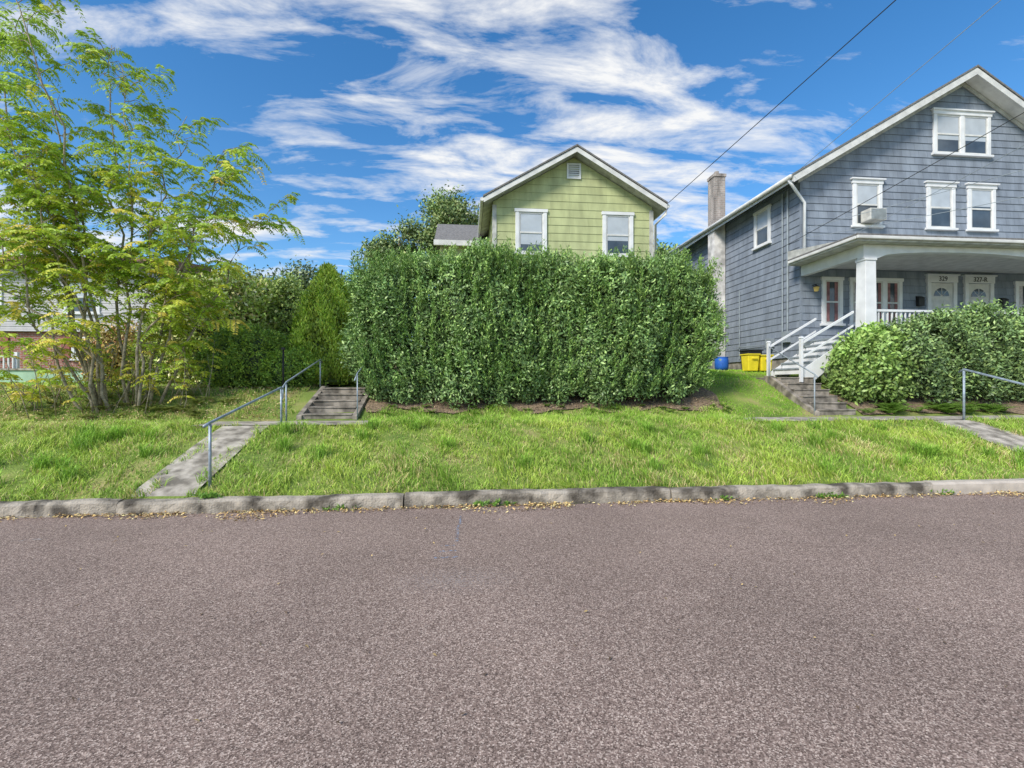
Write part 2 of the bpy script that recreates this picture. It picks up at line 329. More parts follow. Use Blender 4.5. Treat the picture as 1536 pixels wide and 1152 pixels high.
# ---------------------------------------------------------------- building helpers
def window(parent,T,u0,u1,z0,z1,blind=.5,head=.12,cap=True,double=False,curt=None,t=.11,name='window'):
    m=MB()
    m.box(u0,u0+t,0,.06,z0,z1,T=T); m.box(u1-t,u1,0,.06,z0,z1,T=T)
    m.box(u0-.03,u1+.03,0,.075,z1,z1+head,T=T)
    if cap: m.box(u0-.08,u1+.08,0,.12,z1+head,z1+head+.045,T=T)
    m.box(u0-.05,u1+.05,0,.11,z0-.07,z0,T=T)
    if double: uc=(u0+u1)/2; m.box(uc-t*.6,uc+t*.6,0,.058,z0,z1,T=T)
    fr=m.obj(name,parent,'white',bevel=.004)
    spans=[(u0+t,u1-t)] if not double else [(u0+t,uc-t*.6),(uc+t*.6,u1-t)]
    sa=MB(); pa=MB(); bl=MB()
    for a,b in spans:
        zm=(z0+z1)/2; s=.045
        sa.box(a,a+s,.0,.042,z0,z1,T=T); sa.box(b-s,b,.0,.042,z0,z1,T=T)
        sa.box(a+s,b-s,0,.042,z0,z0+.06,T=T); sa.box(a+s,b-s,0,.042,z1-.05,z1,T=T); sa.box(a+s,b-s,0,.05,zm-.025,zm+.025,T=T)
        pa.box(a+s,b-s,.0,.026,z0+.06,zm-.025,T=T); pa.box(a+s,b-s,.0,.026,zm+.025,z1-.05,T=T)
        if blind>0:
            zb=z1-.05-blind*(z1-z0)
            if zb<zm-.03: bl.box(a+s+.01,b-s-.01,.027,.029,max(zb,z0+.07),zm-.026,T=T)
            bl.box(a+s+.01,b-s-.01,.027,.029,max(zb,zm+.026),z1-.052,T=T)
        if curt:
            wd=(b-a-2*s)*.28
            for (p,q) in ((a+s,a+s+wd),(b-s-wd,b-s)): bl.box(p,q,.030,.032,z0+.07,zm-.03,m=1,T=T); bl.box(p,q,.030,.032,zm+.03,z1-.055,m=1,T=T)
    sa.obj('sash',fr,'whitetrim'); pa.obj('pane',fr,'glass')
    if bl.v: bl.obj('blind',fr,['blind',curt or 'curtain'])
    return fr
def courses(m,T,ul,ur,z0,z1,h,mi=0,proud=.022):
    z=z0
    while z<z1-1e-4:
        zt=min(z+h,z1)
        a0,b0,a1,b1=ul(z),ur(z),ul(zt),ur(zt)
        m.face([T(a0,proud,z),T(b0,proud,z),T(b1,.003,zt),T(a1,.003,zt)],mi)
        m.face([T(a0,0,z),T(b0,0,z),T(b0,proud,z),T(a0,proud,z)],mi)
        z=zt
def one(name,parent,mt,fn,**k):
    m=MB(); fn(m); return m.obj(name,parent,mt,**k)

# ================================================================ GREEN HOUSE
H=thing('green_house',(.81,14.5,1.65),'yellow-green shingled gable house behind a tall hedge','house')
x0,x1,yf,yb=.81,5.92,14.5,23
xc=(x0+x1)/2; ze=7.33; zp=ze+.58*(x1-x0)/2; zb=1.65
m=MB(); m.prism([(x0,yf,zb-.3),(x1,yf,zb-.3),(x1,yf,ze),(xc,yf,zp),(x0,yf,ze)],(0,yb-yf,0))
T=FRONT(yf)
ul=lambda z:x0 if z<ze else x0+(z-ze)/.58; ur=lambda z:x1 if z<ze else x1-(z-ze)/.58
courses(m,T,ul,ur,zb,zp-.02,.25,proud=.014)
courses(m,LEFT(x0),lambda z:yf,lambda z:yb,zb,ze,.25); courses(m,RIGHT(x1),lambda z:yf,lambda z:yb,zb,ze,.25)
m.obj('wall',H,['greensiding'],recalc=False)
for a,b in ((x0-.03,x0+.1),(x1-.1,x1+.03)): one('corner_board',H,'offwhite',lambda m:m.box(a,b,0,.036,zb,ze-.12,T=T))
def chevron(m,xl,xr,xc,zl,zc,t0,t1,y0,y1,mi=0):
    m.prism([(xl,y0,zl+t0),(xc,y0,zc+t0),(xr,y0,zl+t0),(xr,y0,zl+t1),(xc,y0,zc+t1),(xl,y0,zl+t1)],(0,y1-y0,0),mi)
ov=.3; zl=ze-.58*ov
rf=MB(); chevron(rf,x0-ov-.03,x1+ov+.03,xc,zl-.58*.03,zp,.152,.205,yf-.45,yb+.3); rfo=rf.obj('roof',H,'roof')
m=MB(); chevron(m,x0-ov,x1+ov,xc,zl,zp,.02,.15,yf-.4,yb+.25); m.obj('fascia',rfo,'offwhite')
m=MB(); chevron(m,x0-ov-.01,x1+ov+.01,xc,zl-.005,zp,-.02,.13,yf-.425,yf-.402); m.obj('bargeboard',rfo,'whitetrim')
window(H,T,1.50,2.49,5.75,7.02,.75,head=.1,cap=False); window(H,T,4.28,5.28,5.75,7.02,.6,head=.1,cap=False)
m=MB(); m.box(3.13,3.58,0,.05,8.12,8.17,T=T); m.box(3.13,3.58,0,.05,8.56,8.61,T=T); m.box(3.13,3.18,0,.05,8.17,8.56,T=T); m.box(3.53,3.58,0,.05,8.17,8.56,T=T)
m.box(3.18,3.53,0,.008,8.17,8.56,m=1,T=T)
for i in range(6): z=8.18+i*.063; m.prism([T(3.18,0.012,z+.045),T(3.18,.045,z),T(3.18,.045,z+.012),T(3.18,.012,z+.057)],(.35,0,0))
m.obj('vent',H,['white','black'])
m=MB(); m.tube([(x1+.33,14.12,zl+.02),(x1+.3,14.15,zl-.15),(x1+.07,14.42,zl-.42),(x1+.07,14.42,2)],.05); m.obj('downspout',H,'whitetrim',smooth=True)
for xx in (x0-ov-.06,x1+ov+.06): one('gutter',rfo,'whitetrim',lambda m:m.tube([(xx,14.1,zl+.08),(xx,23,zl+.1)],.06))
m=MB(); m.box(-1.0,.80,17.6,21,1.4,6.85); m.obj('side_wing',H,'greensiding')
m=MB(); m.prism([(-1.2,17.35,6.95),(-1.2,19.3,8.2),(-1.2,21.2,6.95)],(2.2-.2,0,0)); m.obj('wing_roof',H,'roof')
m=MB(); m.box(-1.22,.78,17.3,17.4,6.76,6.95); m.obj('wing_fascia',H,'whitetrim')

# ================================================================ GREY HOUSE
G=thing('grey_house',(10.4,13.7,2.5),'two-and-a-half-storey grey-blue shingled duplex house with white front porch','house')
x0,x1,yf,yb=10.4,21.6,13.7,21.5; xc=16; zb=2.5; ze=8.12; sl=.593; zp=ze+sl*5.6
m=MB(); m.prism([(x0,yf,zb),(x1,yf,zb),(x1,yf,ze),(xc,yf,zp),(x0,yf,ze)],(0,yb-yf,0))
T=FRONT(yf); TL=LEFT(x0)
ul=lambda z:x0 if z<ze else x0+(z-ze)/sl; ur=lambda z:x1 if z<ze else x1-(z-ze)/sl
courses(m,T,ul,ur,zb,zp-.02,.23,proud=.02); courses(m,TL,lambda z:yf,lambda z:yb,zb,ze,.23,proud=.02); courses(m,RIGHT(x1),lambda z:yf,lambda z:yb,zb,ze,.23)
m.obj('wall',G,'graysiding',recalc=False)
m=MB(); m.box(x0+.03,x1-.03,yf+.03,yb-.03,1.2,zb-.002); m.obj('foundation',G,'stone')
m=MB(); m.box(x0-.027,x0+.06,0,.03,zb,ze-.1,T=T); m.obj('corner_board',G,'graysiding')
ov=.55; zl=ze-sl*ov
rf=MB(); chevron(rf,x0-ov-.03,x1+ov+.03,xc,zl-.02,zp,.202,.26,yf-.5,yb+.3); rfo=rf.obj('roof',G,'roof')
m=MB(); chevron(m,x0-ov,x1+ov,xc,zl,zp,.02,.2,yf-.45,yb+.25); m.obj('fascia',rfo,'whitetrim')
m=MB(); chevron(m,x0-ov-.01,x1+ov+.01,xc,zl-.005,zp,-.03,.17,yf-.48,yf-.452); m.obj('bargeboard',rfo,'whitetrim')
m=MB(); chevron(m,x0-.1,x1+.1,xc,ze-.06,zp,-.13,.0,yf-.06,yf-.026); m.obj('frieze_board',rfo,'offwhite')
m=MB(); m.tube([(x0-ov-.07,yf-.42,zl+.16),(x0-ov-.07,yb+.2,zl+.2)],.065); m.obj('gutter',rfo,'whitetrim',smooth=True)
m=MB(); m.tube([(x0-ov-.05,yf-.3,zl+.1),(x0-.5,yf-.3,zl-.05),(x0-.15,yf-.14,zl-.28),(x0+.06,yf-.11,zl-.5),(x0+.06,yf-.1,5.8)],.045); m.obj('downspout',G,'white',smooth=True)
w1=window(G,T,12.15,13.15,6.68,8.0,.45,cap=True)
window(G,T,14.72,15.72,6.68,8.0,.5); window(G,T,16.18,17.18,6.68,8.0,.4); window(G,T,18.75,19.75,6.68,8.0,.5)
window(G,T,14.95,17.0,9.1,10.35,.6,double=True)
window(G,TL,15.1,16.0,6.55,7.75,.5,cap=False,head=.08)
A=MB(); A.box(12.4,12.95,.05,.42,6.74,7.1,T=T); a=A.obj('air_conditioner',w1,'offwhite',bevel=.015)
A=MB()
for i in range(9): z=6.77+i*.035; A.box(12.43,12.92,.421,.43,z,z+.015,T=T)
A.obj('vent',w1,'greypipe')
c=thing('brick_chimney',(10.1,18,2.1),'tall weathered brick chimney, whitewashed below, against the grey house','chimney')
m=MB(); m.box(9.9,10.36,17.9,18.4,2.0,8.1); m.obj('stack',c,'chimwhite')
m=MB(); m.box(9.9,10.36,17.9,18.4,8.102,10.0); m.box(9.87,10.39,17.87,18.43,10.002,10.12); m.obj('upper_stack',c,'chimney')
m=MB(); m.tube([(10.13,18.15,10.1),(10.13,18.15,10.3)],.09,10); m.obj('flue',c,'chimney')
# porch
m=MB(); m.box(10.3,21.7,11.2,13.66,2.83,2.95); m.obj('porch_floor',G,'greypipe')
m=MB(); m.box(10.38,21.6,11.3,11.34,1.0,2.82); m.box(10.38,10.42,11.35,13.6,1.5,2.82); m.obj('porch_skirt',G,'white')
m=MB(); m.prism([(9.95,11.05,5.33),(9.95,11.05,5.42),(9.95,13.66,5.78),(9.95,13.66,5.33)],(12.1,0,0)); m.obj('porch_roof',G,'offwhite')
m=MB(); m.box(9.90,22.1,10.98,11.046,5.37,5.46); m.box(9.90,9.946,11.05,13.6,5.37,5.46); m.obj('porch_gutter',G,'whitetrim',bevel=.02)
m=MB(); m.box(9.9,22.1,10.99,11.04,5.463,5.5); m.box(9.9,9.95,11.05,13.6,5.463,5.5); m.obj('porch_roof_edge',G,'roof')
m=MB()
cols=[10.56,16.0,21.4]
for a,b in zip(cols[:-1],cols[1:]):
    pts=[(a-.18,11.33,5.325),(a-.18,11.33,4.97),(a+.22,11.33,4.97)]
    for i in range(1,20):
        s=i/20; pts.append((a+.22+s*(b-a-.44),11.33,4.98+.2*math.sqrt(1-(2*s-1)**2)))
    pts+=[(b-.22,11.33,4.97),(b-.183,11.33,4.97),(b-.183,11.33,5.325)]
    m.prism(pts,(0,.2,0))
m.box(10.39,10.56,11.54,13.66,5.02,5.325)
m.obj('porch_beam',G,'white')
m=MB(); m.box(10.6,21.5,11.54,13.66,5.28,5.32); m.obj('porch_ceiling',G,'whitetrim')
for cx in cols:
    m=MB(); m.frus(cx,11.45,3.1,4.90,.165,.15); m.box(cx-.2,cx+.2,11.25,11.65,2.952,3.098); m.box(cx-.17,cx+.17,11.28,11.62,4.902,4.965); m.obj('porch_column',G,'white',bevel=.01)
m=MB()
for a,b in zip(cols[:-1],cols[1:]):
    m.box(a+.27,b-.27,11.42,11.49,3.58,3.64); m.box(a+.27,b-.27,11.425,11.485,3.06,3.11)
    u=a+.35
    while u<b-.35: m.box(u,u+.03,11.44,11.47,3.112,3.578); u+=.13
m.obj('porch_railing',G,'white')
window(G,T,11.1,11.8,3.55,4.92,0,cap=False,head=.1,curt='redcurtain'); window(G,T,12.05,12.5,3.55,4.92,0,cap=False,head=.1,curt='curtain',t=.08)
window(G,T,12.62,13.85,3.55,4.92,0,cap=False,head=.1,double=True,curt='redcurtain'); window(G,T,17.9,18.7,3.55,4.92,0,cap=False,head=.1,curt='curtain')
def door(a,b,num):
    m=MB(); m.box(a,a+.12,0,.08,2.955,4.92,T=T); m.box(b-.12,b,0,.08,2.955,4.92,T=T); m.box(a-.02,b+.02,0,.09,4.92,5.14,T=T); m.box(a-.06,b+.06,0,.13,5.14,5.18,T=T)
    d=m.obj('door',G,'white',bevel=.004)
    m=MB(); A,B=a+.12,b-.12; cxx=(A+B)/2
    m.box(A,B,0,.035,2.96,4.91,T=T)
    for (p,q) in ((A+.1,cxx-.05),(cxx+.05,B-.1)):
        for (z,zz_) in ((3.1,3.65),(3.8,4.35)):
            m.box(p,q,.0,.045,z,zz_,T=T)
    m.obj('door_leaf',d,'whitetrim',bevel=.006)
    m=MB(); pts=[T(cxx+.27*math.cos(t),.036,4.48+.27*math.sin(t)) for t in np.linspace(0,math.pi,13)]; m.prism(pts,(0,-.006,0)); m.obj('fan_light',d,'glass')
    m=MB()
    for t in np.linspace(0,math.pi,5): m.tube([T(cxx,.046,4.48),T(cxx+.27*math.cos(t),.046,4.48+.27*math.sin(t))],.008,5)
    m.obj('muntin',d,'white')
    m=MB(); m.tube([T(B-.07,.03,3.9),T(B-.07,.09,3.9)],[.02,.035],10); m.obj('handle',d,'brass')
    text('house_number',d,num,.21,T(cxx,.097,5.03),'ink')
    return d
door(14.72,15.76,'329'); door(16.05,17.09,'327-R')
m=MB(); m.frus(10.78,13.5,4.52,4.66,.035,.06); m.frus(10.78,13.5,4.662,4.72,.075,.01,m=1); m.box(10.765,10.795,13.5,13.66,4.73,4.75,m=1); m.obj('porch_lantern',G,['lamp','black'])
for mxx in(14.35,17.35):
    m=MB(); m.box(mxx,mxx+.2,.025,.13,4.15,4.4,T=T); m.prism([T(mxx-.01,.025,4.47),T(mxx-.01,.15,4.40),T(mxx-.01,.025,4.402)],(.22,0,0)); m.obj('mailbox',G,'black')
for pts,r in (([TL(14.2,.06,7.9),TL(14.2,.06,3.36)],.03),([TL(14.45,.06,7.9),TL(14.45,.06,2.6)],.025),([TL(16.9,.05,5.2),TL(16.9,.05,2.6)],.02),([TL(14.5,.1,3.1),TL(15.3,.12,3.0),TL(17,.1,3.05)],.015)):
    one('conduit',G,'greypipe',lambda m:m.tube(pts,r,6))
one('meter_box',G,'greypipe',lambda m:m.box(14.1,14.35,.02,.16,3.0,3.35,T=TL)); one('gas_meter',G,'greypipe',lambda m:m.box(14.9,15.15,.02,.2,2.9,3.2,T=TL))

W=thing('wooden_stairs',(8.8,12.2,1.9),'white wooden stairs with handrails rising to the grey porch','stairs')
for i in range(6):
    z=1.92+.17*(i+1); xx=8.85+.245*i
    one('tread',W,'greypipe',lambda m:m.box(xx,xx+.28,11.62,12.78,z-.04,z)); one('riser',W,'white',lambda m:m.box(xx+.03,xx+.05,11.65,12.75,z-.17,z-.042))
for y in (11.58,12.8): one('stringer',W,'white',lambda m:m.prism([(8.83,y,1.75),(8.83,y,2.02),(10.28,y,2.95),(10.28,y,2.6),(9.2,y,1.75)],(0,.03,0)))
for y in (11.52,12.86):
    m=MB(); m.box(8.735,8.805,y-.035,y+.035,1.7,2.86); m.frus(8.77,y,2.862,2.9,.05,.03)
    m.hexa([(8.82,y-.03,2.72),(8.82,y+.03,2.72),(10.25,y+.03,3.54),(10.25,y-.03,3.54),(8.82,y-.03,2.78),(8.82,y+.03,2.78),(10.25,y+.03,3.60),(10.25,y-.03,3.60)])
    m.hexa([(8.82,y-.015,2.34),(8.82,y+.015,2.34),(10.25,y+.015,3.18),(10.25,y-.015,3.18),(8.82,y-.015,2.39),(8.82,y+.015,2.39),(10.25,y+.015,3.23),(10.25,y-.015,3.23)])
    m.obj('handrail',W,'white')
# ================================================================ concrete steps
def csteps(xa,xb,y0,z0,n,rise,run,label,sides,land=1.3):
    s=thing('concrete_steps',((xa+xb)/2,y0,z0),label,'steps')
    for i in range(n):
        y=y0+i*run; last=(i==n-1); e=.012*math.sin(i*2.3)
        m=MB()
        m.box(xa+.003,xb-.003,y,y+run+(land if last else .0)-.001,z0-.25,z0+rise*(i+1)-.035)
        m.hexa([(xa+.003,y-.02+e,z0+rise*(i+1)-.034),(xb-.003,y-.02-e,z0+rise*(i+1)-.034),(xb-.003,y+run+(land if last else -.025),z0+rise*(i+1)-.034),(xa+.003,y+run+(land if last else -.025),z0+rise*(i+1)-.034),
                (xa+.003,y-.02+e,z0+rise*(i+1)+e*.6),(xb-.003,y-.02-e,z0+rise*(i+1)),(xb-.003,y+run+(land if last else -.025),z0+rise*(i+1)),(xa+.003,y+run+(land if last else -.025),z0+rise*(i+1))])
        m.obj('tread',s,'stepconc',bevel=.01)
    for x in sides:
        m=MB(); L_=n*run; m.prism([(x,y0-.05,z0-.3),(x,y0-.05,z0+.1),(x,y0+.1,z0+.16),(x,y0+L_,z0+rise*n+.04),(x,y0+L_+.25,z0+rise*n+.04),(x,y0+L_+.25,z0-.3)],(.11,0,0)); m.obj('cheek_wall',s,'stepconc',bevel=.012)
csteps(-3.45,-2.42,10.2,.885,5,.135,.33,'worn grey concrete steps climbing the bank beside the hedge',[-3.56,-2.42],land=1.8)
csteps(8.2,9.15,10.2,.9,6,.155,.27,'old concrete steps leading up to the grey house porch',[8.09],land=1.4)
# ================================================================ pipe railings
def railing(label,posts,rails,mt='steel',r=.021):
    p0=posts[0][0]; t=thing('pipe_railing',p0,label,'railing')
    for a,b in posts: m=MB(); m.tube([a,b],r,8); m.obj('post',t,mt,smooth=True)
    for pts in rails: m=MB(); m.tube(pts,r*1.02,8); m.obj('rail',t,mt,smooth=True)
railing('grey galvanised pipe handrail beside the sloping front path',[((-3.5,6.75,.2),(-3.5,6.75,1.10)),((-3.42,9.0,.8),(-3.42,9.0,1.56))],[[(-3.5,6.6,1.08),(-3.5,6.75,1.12),(-3.42,9.0,1.585),(-3.42,9.1,1.56)]],r=.02)
railing('grey pipe handrail with two posts beside the concrete steps',[((-3.72,10.05,.85),(-3.72,10.05,1.66)),((-3.72,12.3,1.5),(-3.72,12.3,2.24))],[[(-3.72,9.85,1.35),(-3.72,9.9,1.6),(-3.72,10.05,1.69),(-3.72,12.3,2.27),(-3.72,12.45,2.2)]],r=.018)
railing('thin pipe handrail on the hedge side of the steps',[((-2.3,10.1,.85),(-2.3,10.1,1.86))],[[(-2.3,9.85,1.72),(-2.3,10.1,1.88),(-2.3,10.9,2.12)]],r=.013)
railing('grey pipe handrail beside the short front path',[((10.45,8.9,.8),(10.45,8.9,1.93)),((10.45,6.9,.25),(10.45,6.9,1.3))],[[(10.45,9.0,1.9),(10.45,8.9,1.96),(10.45,6.9,1.36),(10.45,6.75,1.25)]],r=.022)
railing('thin dark handrail on the concrete porch steps',[((8.1,10.2,.8),(8.1,10.2,1.85)),((8.1,11.85,1.7),(8.1,11.85,2.62))],[[(8.1,10.1,1.8),(8.1,10.2,1.88),(8.1,11.85,2.65)]],mt='greypipe',r=.016)
pp=thing('garden_post',(-4.55,12.1,1.45),'thin dark metal post standing in front of the cypress','post')
one('shaft',pp,'black',lambda m:m.tube([(-4.55,12.1,1.4),(-4.55,12.1,2.5)],.025,8),smooth=True); one('cap',pp,'black',lambda m:m.frus(-4.55,12.1,2.502,2.56,.045,.03))
# ================================================================ bins
def bin_(name,label,cx,cy,z,w,d,h,mt,lid=None):
    b=thing(name,(cx,cy,z),label,'bin')
    m=MB(); m.hexa([(cx-w*.42,cy-d*.42,z),(cx+w*.42,cy-d*.42,z),(cx+w*.42,cy+d*.42,z),(cx-w*.42,cy+d*.42,z),(cx-w/2,cy-d/2,z+h),(cx+w/2,cy-d/2,z+h),(cx+w/2,cy+d/2,z+h),(cx-w/2,cy+d/2,z+h)]); m.obj('body',b,mt,bevel=.02)
    m=MB(); m.box(cx-w/2-.025,cx+w/2+.025,cy-d/2-.025,cy+d/2+.025,z+h+.002,z+h+.04); m.box(cx-.1,cx+.1,cy-d/2-.05,cy-d/2-.027,z+h-.12,z+h-.08); m.obj('rim',b,lid or mt,bevel=.01)
bin_('recycling_bin','yellow plastic recycling bin standing on the lawn by the grey house',8.93,14.0,2.06,.38,.4,.5,'yellow')
bin_('recycling_bin','yellow plastic recycling bin standing on the lawn by the grey house',9.37,14.0,2.06,.38,.4,.47,'yellow')
bin_('refuse_bin','black refuse bin behind the yellow bins by the grey wall',9.6,15.0,2.1,.5,.5,.66,'black')
b=thing('blue_barrel',(8.55,15.0,2.12),'round blue plastic barrel on the lawn near the chimney','barrel')
m=MB(); m.tube([(8.55,15.0,2.1),(8.55,15.0,2.22),(8.55,15.0,2.46),(8.55,15.0,2.52)],[.19,.22,.22,.2],16); m.obj('body',b,'blue',smooth=True)
m=MB(); m.tube([(8.55,15.0,2.522),(8.55,15.0,2.56)],.21,16); m.obj('lid',b,'blue')

# ================================================================ LEFT NEIGHBOUR
Nn=thing('white_house',(-19,21,1.7),'white-sided ranch house with red brick lower storey and brown roof','house')
x0,x1,yf,yb=-30,-12.9,21,27
m=MB(); m.box(x0,x1,yf,yb,3.82,6.6); T=FRONT(yf); courses(m,T,lambda z:x0,lambda z:x1,3.82,6.6,.2); courses(m,RIGHT(x1),lambda z:yf,lambda z:yb,3.82,6.6,.2); m.obj('wall',Nn,'whitesiding',recalc=False)
m=MB(); m.box(x0+.05,x1-.05,yf+.15,yb,2.3,3.8); m.obj('brick_wall',Nn,'brick')
m=MB(); m.box(x0+.02,x1-.02,yf+.05,yb,1.2,2.29); m.obj('foundation',Nn,'mint')
m=MB(); m.prism([(x0-.5,yf-.6,6.62),(x0-.5,yf-.6,6.8),(x0-.5,24,7.35),(x0-.5,yb+.6,6.8),(x0-.5,yb+.6,6.62)],(x1-x0+1,0,0)); m.obj('roof',Nn,'brownroof')
m=MB(); m.box(x0-.5,x1+.5,yf-.66,yf-.603,6.58,6.78); m.obj('fascia',Nn,'brownroof')
for a,b in ((-20.3,-18.9),(-16.6,-15.2)): window(Nn,T,a,b,4.6,5.9,.5,cap=False)
T2=FRONT(yf+.15)
for a,b in ((-20.2,-19.2),(-16.4,-15.4)):
    window(Nn,T2,a,b,2.7,3.5,.3,cap=False)
    for p in (a-.4,b+.08): one('shutter',Nn,'redshut',lambda m:m.box(p,p+.32,0,.05,2.6,3.6,T=T2))
f=thing('white_fence',(-19,19.2,1.7),'low white picket railing in front of the white house','fence')
m=MB(); m.box(-24,-16.9,19.18,19.24,2.65,2.72); m.box(-24,-16.9,19.18,19.24,1.95,2.0)
u=-24
while u<-16.9: m.box(u,u+.04,19.19,19.23,2.002,2.648); u+=.16
m.obj('pickets',f,'white')
for u in (-24,-21,-18.7,-16.9): one('post',f,'white',lambda m:m.box(u-.06,u+.06,19.25,19.35,1.6,2.85))
f=thing('retaining_wall',(-15,18.8,1.7),'low mint-green painted wall beside the lawn','wall')
m=MB(); m.box(-17,-12.6,18.7,18.95,1.5,2.15); m.obj('wall_body',f,'mint'); m=MB(); m.box(-17.05,-12.55,18.65,19,2.152,2.22); m.obj('coping',f,'concrete')

# ================================================================ cables
def cable(label,A,B,sag,r=.012):
    A=V3(*A);B=V3(*B); m=MB(); pts=[A+(B-A)*t-V3(0,0,4*sag*t*(1-t)) for t in np.linspace(0,1,24)]
    m.tube(pts,r,6); m.obj('overhead_cable',None,'greypipe' if r<.008 else 'black',origin=A,label=label,category='cable',group='overhead service cables')
def ext(A,P,k=2.2): A=V3(*A);P=V3(*P); return A+(P-A)*k
cable('black service cable running from the green house eave',(6.25,14.1,7.3),ext((6.25,14.1,7.3),(7.0,7.0,7.95),2.6),.0,.009)
cable('grey service cable running to the grey house eave',(9.8,13.3,7.95),ext((9.8,13.3,7.95),(9.95,7.4,8.9),2.6),.0,.0075)
cable('thin black cable passing the grey gable',(10.0,14.0,6.0),ext((10.0,14,6.0),(11.5,8.6,7.4),2.4),.12,.008)
cable('thin cable attached to the grey front wall',(12.0,13.6,6.3),ext((12,13.6,6.3),(12.0,9.1,6.9),2.4),.1,.0075)
cable('thin cable attached to the grey front wall',(10.5,13.6,6.5),ext((10.5,13.6,6.5),(12.3,9.2,6.5),2.4),.1,.0075)
cable('thin cable attached to the grey front wall',(10.5,13.6,6.2),ext((10.5,13.6,6.2),(12.3,9.2,5.9),2.4),.1,.0075)

# ================================================================ VEGETATION
def unit(a): return a/(np.linalg.norm(a,axis=-1,keepdims=True)+1e-9)
def leaves(P,D,Nn_,Ls,Ws):
    Ls=np.broadcast_to(np.asarray(Ls,float),(len(P),))[:,None]; Ws=np.broadcast_to(np.asarray(Ws,float),(len(P),))[:,None]
    s=unit(np.cross(D,Nn_)); mid=P+D*Ls*.45+Nn_*Ls*.06
    return np.stack([P,mid+s*Ws*.5,P+D*Ls-Nn_*Ls*.05,mid-s*Ws*.5],1)
def rosettes(P,A,k,Lf,Wf,spread,col,bright,cvar=.25,tip=None,fwd=.55,jit=.07,tipf=.25):
    n=len(P); P2=np.repeat(P,k,0)+R.normal(size=(n*k,3))*jit; A2=np.repeat(A,k,0); b=np.repeat(bright,k)
    D=unit(A2*fwd+unit(R.normal(size=(n*k,3)))*spread); Nl=unit(A2+R.normal(size=(n*k,3))*.5)
    V=leaves(P2,D,Nl,Lf*R.uniform(.6,1.25,n*k),Wf*R.uniform(.7,1.2,n*k))
    C=np.array(col)[None]*(b*R.uniform(1-cvar,1+cvar,n*k))[:,None]
    if tip is not None:
        t=(R.random(n*k)<tipf)*R.uniform(.3,1,n*k); t=t[:,None]; C=C*(1-t)+np.array(tip)[None]*t*np.clip(b,.4,1.3)[:,None]
    return V,C
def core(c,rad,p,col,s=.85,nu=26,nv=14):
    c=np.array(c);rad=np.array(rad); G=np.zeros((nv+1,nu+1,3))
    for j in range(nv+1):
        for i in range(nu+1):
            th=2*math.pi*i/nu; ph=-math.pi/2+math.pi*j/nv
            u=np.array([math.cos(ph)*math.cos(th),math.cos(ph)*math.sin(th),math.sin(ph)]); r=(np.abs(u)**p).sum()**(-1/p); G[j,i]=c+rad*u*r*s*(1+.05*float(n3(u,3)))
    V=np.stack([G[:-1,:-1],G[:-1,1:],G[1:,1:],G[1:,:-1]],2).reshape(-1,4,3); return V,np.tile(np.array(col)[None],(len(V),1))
def surf(c,rad,p,n,namp=.08,nf=2.5,zlow=-.9):
    c=np.array(c);rad=np.array(rad,float); u=unit(R.normal(size=(n*3,3)))
    r=(np.abs(u)**p).sum(1)**(-1/p); q=u*r[:,None]; g=np.sign(q)*np.abs(q)**(p-1); nrm=unit(g/rad)
    w=r**3*rad.prod()/np.maximum((rad*q*nrm).sum(1),.01); w/=w.max(); keep=(R.random(len(w))<w*1.3)&(q[:,2]>zlow); q=q[keep][:n];nrm=nrm[keep][:n]
    P=c+rad*q; P=P+nrm*(namp*n3(P,nf))[:,None]; return P,nrm
def shrub(name,label,c,rad,p,ncl,k,Lf,Wf,col,tip=None,depth=.18,namp=.12,cat='shrub',extra=None,spread=1,up=.3,corecol=(.03,.055,.015),dark=.35,nf=2.5,gain=2.2,warp=None,tipf=.25):
    P,Nr=surf(c,rad,p,ncl,namp,nf); d=R.random(len(P))**1.6*depth; P=P-Nr*d[:,None]
    A=unit(Nr+R.normal(size=P.shape)*.35+V3(0,0,up)); br=(1-dark*d/depth)*(1+.34*n3(P,3.5))*(.84+.24*np.clip((P[:,2]-c[2])/rad[2]*.5+.5,0,1)+.1*Nr[:,2])*R.uniform(.65,1.35,len(P))  # deeper clumps darker, tops lighter: shade and light painted into leaf colour
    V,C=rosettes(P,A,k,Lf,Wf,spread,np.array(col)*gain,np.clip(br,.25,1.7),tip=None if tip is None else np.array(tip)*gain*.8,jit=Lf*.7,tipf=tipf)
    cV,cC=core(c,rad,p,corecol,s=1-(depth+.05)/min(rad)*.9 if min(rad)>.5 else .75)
    Vs=[V,cV];Cs=[C,cC]
    if extra: Vs.append(extra[0]);Cs.append(extra[1])
    V=np.concatenate(Vs)
    if warp is not None: V=warp(V)
    return quads(name,None,V,np.concatenate(Cs),'hleaf',origin=(c[0],c[1],float(gz(c[0],c[1]))),label=label,category=cat)
